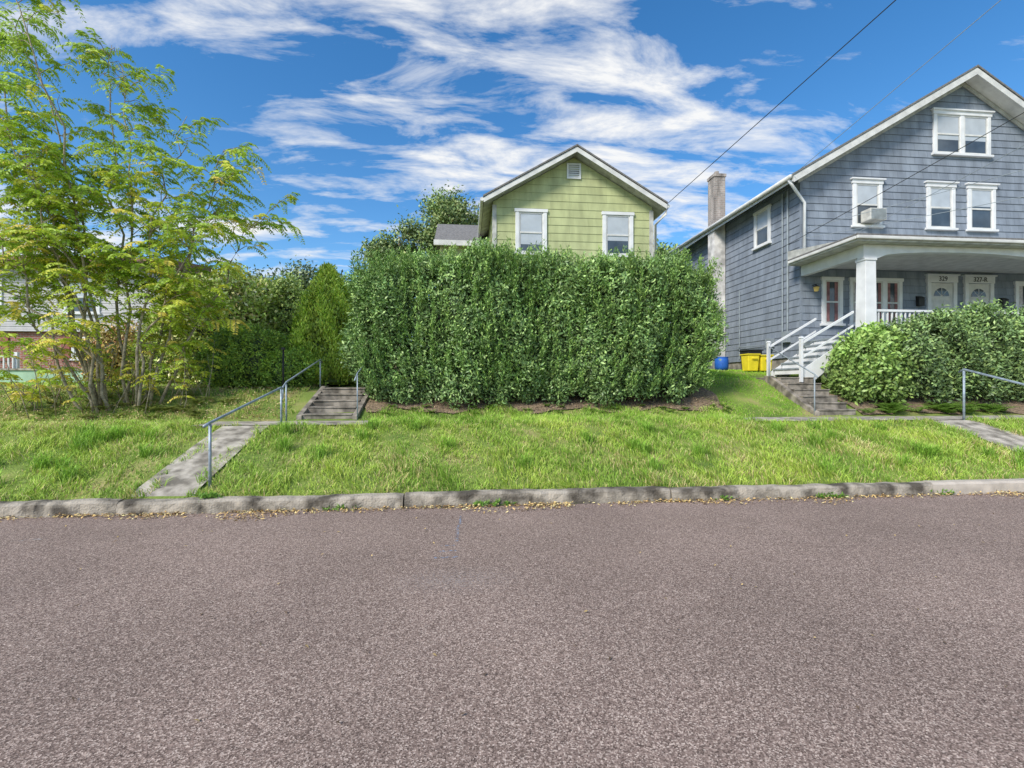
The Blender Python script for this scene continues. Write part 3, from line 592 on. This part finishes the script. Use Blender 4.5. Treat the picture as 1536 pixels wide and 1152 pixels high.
# big hedge
hc=(1.75,11.75,2.84); hr=(4.45,1.2,1.76)
def warp(V):
    z=V[...,2]; t=np.clip((z-1.1)/2.0,0,1); f=.905+.095*np.sqrt(t)+.012*np.sin(z*3.1)
    V=V.copy(); V[...,0]=hc[0]+(V[...,0]-hc[0])*f
    ends=np.clip((np.abs(V[...,0]-hc[0])-2.9)/1.5,0,1)
    V[...,1]+=(-.14*np.sin(V[...,0]*1.9+1)-.06*np.sin(z*2.7+V[...,0]))*np.clip((12-V[...,1]),0,1)
    V[...,2]+=np.clip((z-2.5)/2,0,1)*(.08*np.sin(V[...,0]*1.3+.6)+.07*np.sin(V[...,0]*3.9)+.03*np.sin(V[...,0]*9)-.3*ends**2)
    return V
n=1500; X=R.uniform(-2.5,6.0,n); Y=R.uniform(10.65,12.7,n); Vs=[];Cs=[]
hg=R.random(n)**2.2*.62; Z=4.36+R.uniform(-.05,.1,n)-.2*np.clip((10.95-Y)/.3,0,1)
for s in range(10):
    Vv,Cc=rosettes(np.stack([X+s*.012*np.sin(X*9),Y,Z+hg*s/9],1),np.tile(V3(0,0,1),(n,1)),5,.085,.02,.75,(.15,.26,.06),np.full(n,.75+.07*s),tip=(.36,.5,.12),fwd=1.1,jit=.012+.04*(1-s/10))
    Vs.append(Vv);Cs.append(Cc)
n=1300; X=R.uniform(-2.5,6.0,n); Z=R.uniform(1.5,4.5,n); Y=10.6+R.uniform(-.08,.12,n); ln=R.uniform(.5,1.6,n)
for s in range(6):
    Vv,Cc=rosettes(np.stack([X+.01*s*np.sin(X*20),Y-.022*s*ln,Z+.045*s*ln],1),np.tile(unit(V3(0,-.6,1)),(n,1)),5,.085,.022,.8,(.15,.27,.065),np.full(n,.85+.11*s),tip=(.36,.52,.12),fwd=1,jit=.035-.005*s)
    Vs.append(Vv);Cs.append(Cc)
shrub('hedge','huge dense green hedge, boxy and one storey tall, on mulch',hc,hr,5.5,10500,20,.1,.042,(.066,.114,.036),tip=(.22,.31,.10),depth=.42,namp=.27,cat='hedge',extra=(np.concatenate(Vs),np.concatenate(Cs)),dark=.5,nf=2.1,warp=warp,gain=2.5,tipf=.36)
# shrubs at left
shrub('flowering_shrub','large yellow-green shrub with faded tan blossoms',(-7.4,15.2,3.25),(1.75,1.3,1.85),2.3,1800,14,.13,.07,(.17,.22,.045),tip=(.6,.44,.24),depth=.5,namp=.35,tipf=.28,gain=2.4)
shrub('olive_shrub','tall loose olive-green shrub between flowering bush and cypress',(-5.9,15.6,3.2),(1.0,.9,1.75),2.3,1100,14,.12,.05,(.13,.18,.045),tip=(.34,.38,.1),depth=.4,namp=.3,gain=2.3)
shrub('round_yew','rounded dark green yew bush beside the steps',(-5.85,13.2,2.15),(1.1,.85,1.0),2.4,1500,16,.09,.026,(.1,.16,.022),tip=(.3,.38,.04),depth=.15,namp=.1,gain=2.5)
shrub('round_yew','low rounded dark green yew bush by the railing',(-4.7,12.9,1.95),(.6,.6,.6),2.3,700,16,.08,.026,(.11,.18,.025),tip=(.3,.4,.04),depth=.12,namp=.08,gain=2.5)
shrub('round_yew','rounded green bush at the edge of the lawn',(-9.0,15.6,2.7),(1.1,.9,1.4),2.3,1000,14,.1,.04,(.14,.18,.03),tip=(.34,.34,.07),depth=.3,namp=.25)
shrub('round_yew','dark green bush behind the cypress next to the hedge',(-4.0,16.5,3.2),(1.3,.9,1.9),2.4,1000,14,.12,.05,(.09,.14,.03),tip=(.2,.28,.06),depth=.3,namp=.2)
shrub('reddish_shrub','straggly reddish-brown and yellow shrub near the white house',(-12.2,17.5,2.6),(1.0,.8,1.1),2.2,600,12,.12,.06,(.2,.16,.04),tip=(.4,.16,.08),depth=.4,namp=.3)
def cone(label,cx,cy,z0,h,r,col,tip,n=5200):
    t=R.random(n)**1.3; th=R.uniform(0,2*math.pi,n); prof=lambda t:np.minimum(1,(1-t)*1.3)**.72
    rr=r*prof(t)*(.88+.14*np.sin(th*7+t*9)+.1*np.sin(th*3-t*14)+R.normal(size=n)*.05)*np.minimum(1,.65+t*4)
    P=np.stack([cx+rr*np.cos(th),cy+rr*np.sin(th),z0+t*h],1); Nr=unit(np.stack([np.cos(th),np.sin(th),np.full(n,.35)],1)); A=unit(Nr+V3(0,0,.35))
    br=np.clip(.95+.32*np.sin(th*7+t*9)+.25*n3(P,4),.4,1.5)
    P2=np.repeat(P,9,0)+R.normal(size=(n*9,3))*.06; D=unit(np.repeat(A,9,0)*.5+V3(0,0,.8)+R.normal(size=(n*9,3))*.45); Nl=unit(np.repeat(Nr,9,0)+R.normal(size=(n*9,3))*.35)
    V=leaves(P2,D,Nl,R.uniform(.07,.15,n*9),.04); C=np.array(col)*(np.repeat(br,9)*R.uniform(.7,1.3,n*9))[:,None]; q=(R.random(n*9)<.3)[:,None]*.7; C=C*(1-q)+np.array(tip)*q*np.repeat(br,9)[:,None]
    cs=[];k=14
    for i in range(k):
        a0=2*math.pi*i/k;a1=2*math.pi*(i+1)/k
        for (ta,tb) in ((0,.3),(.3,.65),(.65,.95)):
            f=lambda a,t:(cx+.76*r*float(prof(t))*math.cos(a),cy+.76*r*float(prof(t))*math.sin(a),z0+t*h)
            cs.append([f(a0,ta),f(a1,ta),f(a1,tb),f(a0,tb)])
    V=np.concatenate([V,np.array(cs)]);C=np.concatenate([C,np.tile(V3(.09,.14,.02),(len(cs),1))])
    tr=thing('conifer_tree',(cx,cy,z0-.15),label,'tree'); m=MB(); m.tube([(cx,cy,z0-.2),(cx,cy,z0+h*.6)],[.07,.03],8); m.obj('trunk',tr,'bark'); quads('crown',tr,V,C,'hleaf')
cone('bright green cone-shaped cypress beside the hedge',-4.05,14.1,1.7,3.3,1.1,(.36,.52,.055),(.6,.7,.1))
# shrubs in front of porch
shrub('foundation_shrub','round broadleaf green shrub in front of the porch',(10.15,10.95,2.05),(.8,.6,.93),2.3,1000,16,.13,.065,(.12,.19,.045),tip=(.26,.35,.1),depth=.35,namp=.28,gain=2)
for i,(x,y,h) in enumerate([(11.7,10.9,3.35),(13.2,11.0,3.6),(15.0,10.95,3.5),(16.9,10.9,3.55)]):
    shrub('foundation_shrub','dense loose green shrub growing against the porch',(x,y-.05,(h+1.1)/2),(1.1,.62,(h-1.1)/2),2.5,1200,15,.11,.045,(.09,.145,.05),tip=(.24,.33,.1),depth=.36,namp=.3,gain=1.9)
def lowplants(name,x0,x1,y0,y1,n,h,col):
    X=R.uniform(x0,x1,n);Y=R.uniform(y0,y1,n);P=np.stack([X,Y,gz(X,Y)+.03],1); V=[];C=[]
    for i in range(n):
        for j in range(9):
            a=R.uniform(0,6.28); d=unit(V3(math.cos(a),math.sin(a),1.1)); ln=h*R.uniform(.6,1.2)
            for s in np.linspace(.15,1,9):
                q=P[i]+d*ln*s-V3(0,0,ln*.45*s*s); side=unit(np.cross(d,V3(0,0,1)))
                for sg in(-1,1): V.append(leaves((q)[None],unit((side*sg+d*.4))[None],V3(0,0,1)[None],.09*(1.1-s*.8)*h*3,.025)[0]); C.append(np.array(col)*R.uniform(.7,1.3))
    quads(name,None,np.array(V),np.array(C),'leaf',kind='stuff')
lowplants('ferns',9.4,13.5,10.15,10.5,34,.45,(.25,.42,.08))
lowplants('weeds',-9.5,-5.2,10.2,11.6,40,.3,(.3,.36,.09))
lowplants('weeds',-1.8,6.2,10.3,10.7,26,.2,(.26,.42,.08))

# grass
def grass(name,x0,x1,y0,y1,dens,h,wd,colA,colB,colD,mask=None,clump=1.0,lean=.5,dry=.15,g=1.8):
    n=int((x1-x0)*(y1-y0)*dens); X=R.uniform(x0,x1,n);Y=R.uniform(y0,y1,n)
    P=np.stack([X,Y,np.zeros(n)],1); cl=n3(P,1.7)*.5+n3(P,5)*.55
    keep=R.random(n)<np.clip(.7+.6*cl,.15,1)
    if mask is not None: keep&=mask(X,Y)
    X,Y,P,cl=X[keep],Y[keep],P[keep],cl[keep]; n=len(X)
    P[:,2]=gz(X,Y)-.01
    a=R.uniform(0,6.28,n); fl=n3(P,3.1)*3; az=a*.6+fl
    hh=h*(1+clump*np.clip(cl,-.6,1.3))*R.uniform(.5,1.3,n); D=np.stack([np.cos(az),np.sin(az),np.zeros(n)],1); s=np.stack([-np.sin(a),np.cos(a),np.zeros(n)],1)*(wd*R.uniform(.7,1.3,n))[:,None]*.5
    le=(lean*R.uniform(.3,1.6,n)*hh)[:,None]; up=V3(0,0,1)
    m1=P+up*(hh*.55)[:,None]+D*le*.3; tp=P+up*(hh*R.uniform(.75,1.,n))[:,None]+D*le
    V=np.concatenate([np.stack([P-s,P+s,m1+s*.8,m1-s*.8],1),np.stack([m1-s*.8,m1+s*.8,tp+s*.1,tp-s*.1],1)])
    t=np.clip(.5+.7*n3(P,.9)+R.normal(size=n)*.25,0,1)[:,None]; C=np.array(colA)*(1-t)+np.array(colB)*t
    dr=((R.random(n)<dry+.55*np.clip(n3(P+7,1.1)-.15,0,1)+.3*np.clip(-cl,0,1))*1.0)[:,None]; C=C*(1-dr)+np.array(colD)*dr
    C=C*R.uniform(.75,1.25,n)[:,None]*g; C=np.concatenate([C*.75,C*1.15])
    return quads(name,None,V,C,'grass',kind='stuff')
pathm=lambda X,Y: ~(((X>-4.22+.12*np.sin(Y*5)+.07*np.sin(Y*17))&(X<-3.74+.1*np.sin(Y*4)+.06*np.sin(Y*19)))|((X>9.7+.06*np.sin(Y*7))&(X<10.55+.05*np.sin(Y*9))&(Y<9)))
gA=(.15,.25,.03);gB=(.28,.36,.055);gD=(.38,.32,.14)
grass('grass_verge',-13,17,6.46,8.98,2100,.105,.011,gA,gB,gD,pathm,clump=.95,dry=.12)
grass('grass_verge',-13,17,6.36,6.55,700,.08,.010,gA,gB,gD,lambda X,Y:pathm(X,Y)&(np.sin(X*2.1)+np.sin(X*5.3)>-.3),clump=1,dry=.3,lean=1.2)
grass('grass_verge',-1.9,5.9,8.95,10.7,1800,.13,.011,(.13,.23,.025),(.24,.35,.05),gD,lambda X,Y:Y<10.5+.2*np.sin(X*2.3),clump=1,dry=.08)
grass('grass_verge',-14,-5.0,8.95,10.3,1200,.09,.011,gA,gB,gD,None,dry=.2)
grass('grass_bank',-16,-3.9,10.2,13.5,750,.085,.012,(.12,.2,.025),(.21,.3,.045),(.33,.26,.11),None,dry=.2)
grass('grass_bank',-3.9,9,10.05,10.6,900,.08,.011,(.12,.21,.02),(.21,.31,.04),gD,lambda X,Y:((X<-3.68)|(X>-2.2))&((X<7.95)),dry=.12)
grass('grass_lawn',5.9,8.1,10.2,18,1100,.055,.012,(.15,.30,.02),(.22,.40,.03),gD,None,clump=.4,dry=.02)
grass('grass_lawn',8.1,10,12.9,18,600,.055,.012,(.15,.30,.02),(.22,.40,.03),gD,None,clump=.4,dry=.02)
grass('grass_lawn',-26,-8.3,13,21,300,.06,.022,(.16,.30,.03),(.25,.42,.05),gD,None,clump=.4,dry=.0)
n=60; tx=R.uniform(-9,12,n); ty=R.uniform(6.8,8.8,n); k=80; X=np.repeat(tx,k)+R.normal(size=n*k)*.06;Y=np.repeat(ty,k)+R.normal(size=n*k)*.06; keep=pathm(X,Y); X=X[keep];Y=Y[keep];q=len(X)
a=R.uniform(0,6.28,q);P=np.stack([X,Y,gz(X,Y)],1);D=np.stack([np.cos(a),np.sin(a),np.zeros(q)],1);s=np.stack([-np.sin(a),np.cos(a),np.zeros(q)],1)*.006;h=R.uniform(.12,.28,q)[:,None];le=R.uniform(.05,.2,q)[:,None]
m1=P+V3(0,0,1)*h*.65+D*le*.4;tp=P+V3(0,0,1)*h*.9+D*le*1.2
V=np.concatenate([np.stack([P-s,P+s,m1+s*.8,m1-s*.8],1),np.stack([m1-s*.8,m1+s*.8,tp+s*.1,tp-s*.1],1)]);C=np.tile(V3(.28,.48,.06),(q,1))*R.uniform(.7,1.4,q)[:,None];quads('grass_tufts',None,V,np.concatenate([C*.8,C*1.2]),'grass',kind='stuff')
# fallen leaves
def litter(name,n,X,Y,z,size,cols):
    P=np.stack([X,Y,z],1); a=R.uniform(0,6.28,n); D=unit(np.stack([np.cos(a),np.sin(a),R.normal(size=n)*.35],1)); Nl=unit(np.tile(V3(0,0,1),(n,1))+R.normal(size=(n,3))*.3)
    C=np.array(cols)[R.integers(0,len(cols),n)]*R.uniform(.7,1.3,n)[:,None]
    quads(name,None,leaves(P,D,Nl,size*R.uniform(.6,1.5,n),size*.5),C,'litter',kind='stuff')
n=13000; X=R.uniform(-11,14,n); k=R.random(n)<np.clip(.35+.8*n3(np.stack([X,X*0,X*0],1),1.6),.08,1); X=X[k]; n=len(X); Y=6.29-R.random(n)**2.6*(.22+.12*np.sin(X*1.7)+.1*np.sin(X*4.1))
litter('fallen_leaves',n,X,Y,R.uniform(.006,.035,n),.042,[(.7,.5,.2),(.58,.38,.15),(.72,.58,.28),(.25,.16,.08)])
n=5500; X=R.uniform(-14,-3.9,n);Y=10.1+3.2*R.random(n)**1.2; litter('fallen_leaves',n,X,Y,gz(X,Y)+R.uniform(.03,.1,n),.055,[(.48,.32,.17),(.58,.45,.21),(.33,.2,.12),(.6,.5,.26)])
n=1300; X=R.uniform(-2.2,6.4,n);Y=R.uniform(10.35,11.2,n); litter('fallen_leaves',n,X,Y,gz(X,Y)+R.uniform(.04,.07,n),.045,[(.42,.3,.18),(.3,.2,.12),(.5,.38,.24)])
n=160; X=R.uniform(-7,9,n);Y=R.uniform(2,6,n); litter('fallen_leaves',n,X,Y,np.full(n,.012),.03,[(.5,.36,.15),(.12,.08,.05)])
n=200; X=np.concatenate([R.normal(c,.1,25) for c in(-3.35,.15,.5,-1.6,3.6,5.2,5.3,7.1)]);Y=R.normal(6.32,.03,n); P=np.stack([X,Y,np.full(n,.02)],1); P[:25,2]=.18;P[:25,1]+=.12
V,C=rosettes(P,np.tile(V3(0,-.2,1),(n,1)),5,.07,.025,.8,(.2,.38,.06),np.ones(n),jit=.01); quads('kerb_weeds',None,V,C,'leaf',kind='stuff')

# ---------------------------------------------------------------- trees
def bg_tree(label,cx,cy,h,rx,rz,col,n=900,k=10,Lf=.28,tip=None,lobes=9,gain=2.3):
    z0=float(gz(cx,cy)); tr=thing('background_tree',(cx,cy,z0),label,'tree'); m=MB()
    zc=h-rz; m.tube([(cx,cy,z0-.2),(cx+.1,cy,z0+(zc-z0)*.5),(cx,cy,zc+rz*.5)],[.3,.22,.06],8)
    Vs=[];Cs=[]
    for i in range(lobes):
        u=unit(R.normal(size=3)); f=R.uniform(.35,.85); c=V3(cx,cy,zc)+u*V3(rx,rx,rz)*f; rl=rx*R.uniform(.28,.5)
        m.tube([(cx,cy,max(z0+1,c[2]-rl*1.6)),tuple((V3(cx,cy,c[2])+c)/2-V3(0,0,.3)),tuple(c)],[.1,.06,.03],5)
        nn=n//lobes; q=unit(R.normal(size=(nn,3)))*(R.random((nn,1))**.45)*(1+.3*R.normal(size=(nn,1))).clip(.5,1.5); P=c+q*rl*V3(1,1,.8); A=unit(q+V3(0,0,.5)+R.normal(size=(nn,3))*.3)
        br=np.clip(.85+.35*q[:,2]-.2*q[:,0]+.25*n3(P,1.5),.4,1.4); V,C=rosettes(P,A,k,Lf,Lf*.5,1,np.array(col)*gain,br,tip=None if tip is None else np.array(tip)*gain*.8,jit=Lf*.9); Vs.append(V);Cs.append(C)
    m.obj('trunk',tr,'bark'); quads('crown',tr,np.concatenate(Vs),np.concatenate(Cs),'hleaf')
bg_tree('tall leafy green tree rising behind the green house',-.6,27,12.6,2.4,2.4,(.085,.125,.04),2200,tip=(.22,.24,.08),lobes=20,Lf=.2)
bg_tree('broad green tree behind the small side wing',-3.7,26,11.0,2.2,2.6,(.08,.12,.04),2000,tip=(.22,.24,.08),lobes=18,Lf=.2)
bg_tree('dark tree behind the shrubs',-9.0,28,9.0,2.3,2.8,(.08,.11,.055),1500,tip=(.16,.18,.08),lobes=14,Lf=.24)
bg_tree('grey-green tree behind the garden shrubs',-12.5,31,9.2,2.6,3,(.08,.105,.055),1400,lobes=12)
bg_tree('grey-green tree behind the cypress',-6.0,30,9.0,2.4,3,(.08,.11,.055),1500,lobes=14,Lf=.24)
bg_tree('green tree between the two houses',13.6,31,12.0,2.4,3,(.085,.13,.04),1500,tip=(.22,.25,.08),lobes=14)
bg_tree('small green tree beside the green house',11.0,30,10.8,2.4,3.2,(.08,.12,.04),1700,lobes=14,Lf=.22)
n=3500; X=R.uniform(-75,75,n);Y=R.uniform(44,50,n);P=np.stack([X,Y,2+R.random(n)*(4.5+1.3*np.sin(X*.4))],1); V,C=rosettes(P,unit(R.normal(size=(n,3))+V3(0,-.5,.6)),8,.7,.45,1,(.12,.17,.08),R.uniform(.5,1.2,n),jit=.5); quads('distant_wood',None,V,C,'hleaf',kind='stuff')

# feathery tree
TR=thing('locust_tree',(-7.3,10.9,float(gz(-7.3,10.9))),'open multi-stemmed tree with feathery yellow-green leaves','tree')
m=MB(); VL=[];CL=[]
def comp(p,d,ln,col,pairs):
    d=unit(d); side=unit(np.cross(d,V3(0,0,1))+1e-6); s=np.linspace(.12,1,pairs)
    Q=p+d*ln*s[:,None]-V3(0,0,1)*(ln*.65*s**2)[:,None]
    dd=unit(d-V3(0,0,1.2)*s[:,None])
    for sg in(-1,1):
        D=unit(side*sg*.8+dd*.25-V3(0,0,.4)+R.normal(size=(pairs,3))*.12); Nl=unit(R.normal(size=(pairs,3))*.6+V3(-.2,-.8,.5))
        Nl=unit(Nl-D*(Nl*D).sum(1,keepdims=True))
        VL.append(leaves(Q,D,Nl,.125*(1.15-.6*s)*R.uniform(.85,1.1),.038)); CL.append(np.array(col)[None]*R.uniform(.85,1.25,(pairs,1)))
    m.tube([p,Q[pairs//2],Q[-1]],[.003,.0025,.002],3)
def curve(a,b,bend,n=9,wig=.07):
    t=np.linspace(0,1,n)[:,None]; P=a+(b-a)*t+bend*(4*t*(1-t)); P[1:-1]+=R.normal(size=(n-2,3))*wig; return P
stems=[((-7.6,10.7),(-9.9,11.2,9.6)),((-7.8,10.8),(-9.2,10.2,10.3)),((-7.5,11.0),(-8.3,11.8,9.6)),((-7.3,10.9),(-7.4,10.8,8.5)),((-7.1,10.8),(-6.3,11.2,7.7)),((-6.9,10.9),(-5.4,11.0,6.9)),((-6.8,11.0),(-4.6,11.4,5.7)),
 ((-7.9,10.9),(-10.5,10.6,7.2)),((-8,11.0),(-11.3,11.5,8.8)),((-7.2,11.2),(-6.0,12.2,6.2)),((-7.8,10.6),(-9.3,9.9,5.0)),((-7.0,10.7),(-5.6,10.5,4.9)),((-8.0,10.7),(-10.2,10.2,4.6)),((-8.1,11),(-10.8,11.0,9.9)),((-7.7,10.6),(-9.6,10.0,7.6)),((-7.5,10.7),(-8.6,10.0,6.2))]
CG=[(.30,.46,.04),(.38,.55,.045),(.48,.60,.05),(.60,.62,.06),(.75,.60,.10)]
for si,((bx,by),tip) in enumerate(stems):
    a=V3(bx,by,float(gz(bx,by))-.1); b=V3(*tip); mid=(b-a)*V3(-.10,-.10,.05)+R.normal(size=3)*V3(.15,.1,0); P=curve(a,b,mid,13,.07); k=len(P)
    m.tube(P,np.linspace(.034,.006,k),7)
    nb=24 if tip[2]>6 else 15
    for i in range(nb):
        t=R.uniform(.16,1)**.75; f=t*(k-1); i0=min(int(f),k-2); q=P[i0]+(P[i0+1]-P[i0])*(f-i0)
        an=R.uniform(0,6.28); ln=R.uniform(.45,1.25)*(1.2-.45*t); dr=unit(V3(math.cos(an),math.sin(an)*.8,R.uniform(.0,.9))); e=q+dr*ln
        if e[1]<9.3: e[1]=9.3
        B=curve(q,e,V3(0,0,.08),6,.03); m.tube(B,np.linspace(.009,.003,6),5)
        nl=max(4,int(ln*10.5))
        for j in range(nl):
            s=.12+.88*(j+1)/nl; f=s*5; i1=min(int(f),4); pp=B[i1]+(B[i1+1]-B[i1])*(f-i1)
            sd_=unit(np.cross(dr,V3(0,0,1)))*(1 if j%2 else -1); dd=unit(sd_*.9+dr*.6+V3(0,0,R.uniform(-.1,.5))+R.normal(size=3)*.3)
            hi=np.clip((pp[2]-3)/6,0,1); ci=int(np.clip(R.normal(2.6-1.8*hi,1.1),0,4)); comp(pp,dd,R.uniform(.3,.58),CG[ci],11)
for i in range(60):
    a=V3(R.uniform(-9.6,-5.9),R.uniform(10.3,11.6),0); a[2]=gz(a[0],a[1]); e=a+V3(R.normal()*.4,R.normal()*.3,R.uniform(.4,1.6)); m.tube([a,(a+e)/2+V3(.05,0,0),e],[.010,.007,.003],5)
    for j in range(4): comp(a+(e-a)*R.uniform(.5,1),V3(R.normal(),R.normal(),.4),R.uniform(.2,.35),CG[R.integers(1,5)],7)
m.obj('trunk',TR,'bark',smooth=True,recalc=False)
quads('crown',TR,np.concatenate(VL),np.concatenate(CL),'leaf')
print('done')
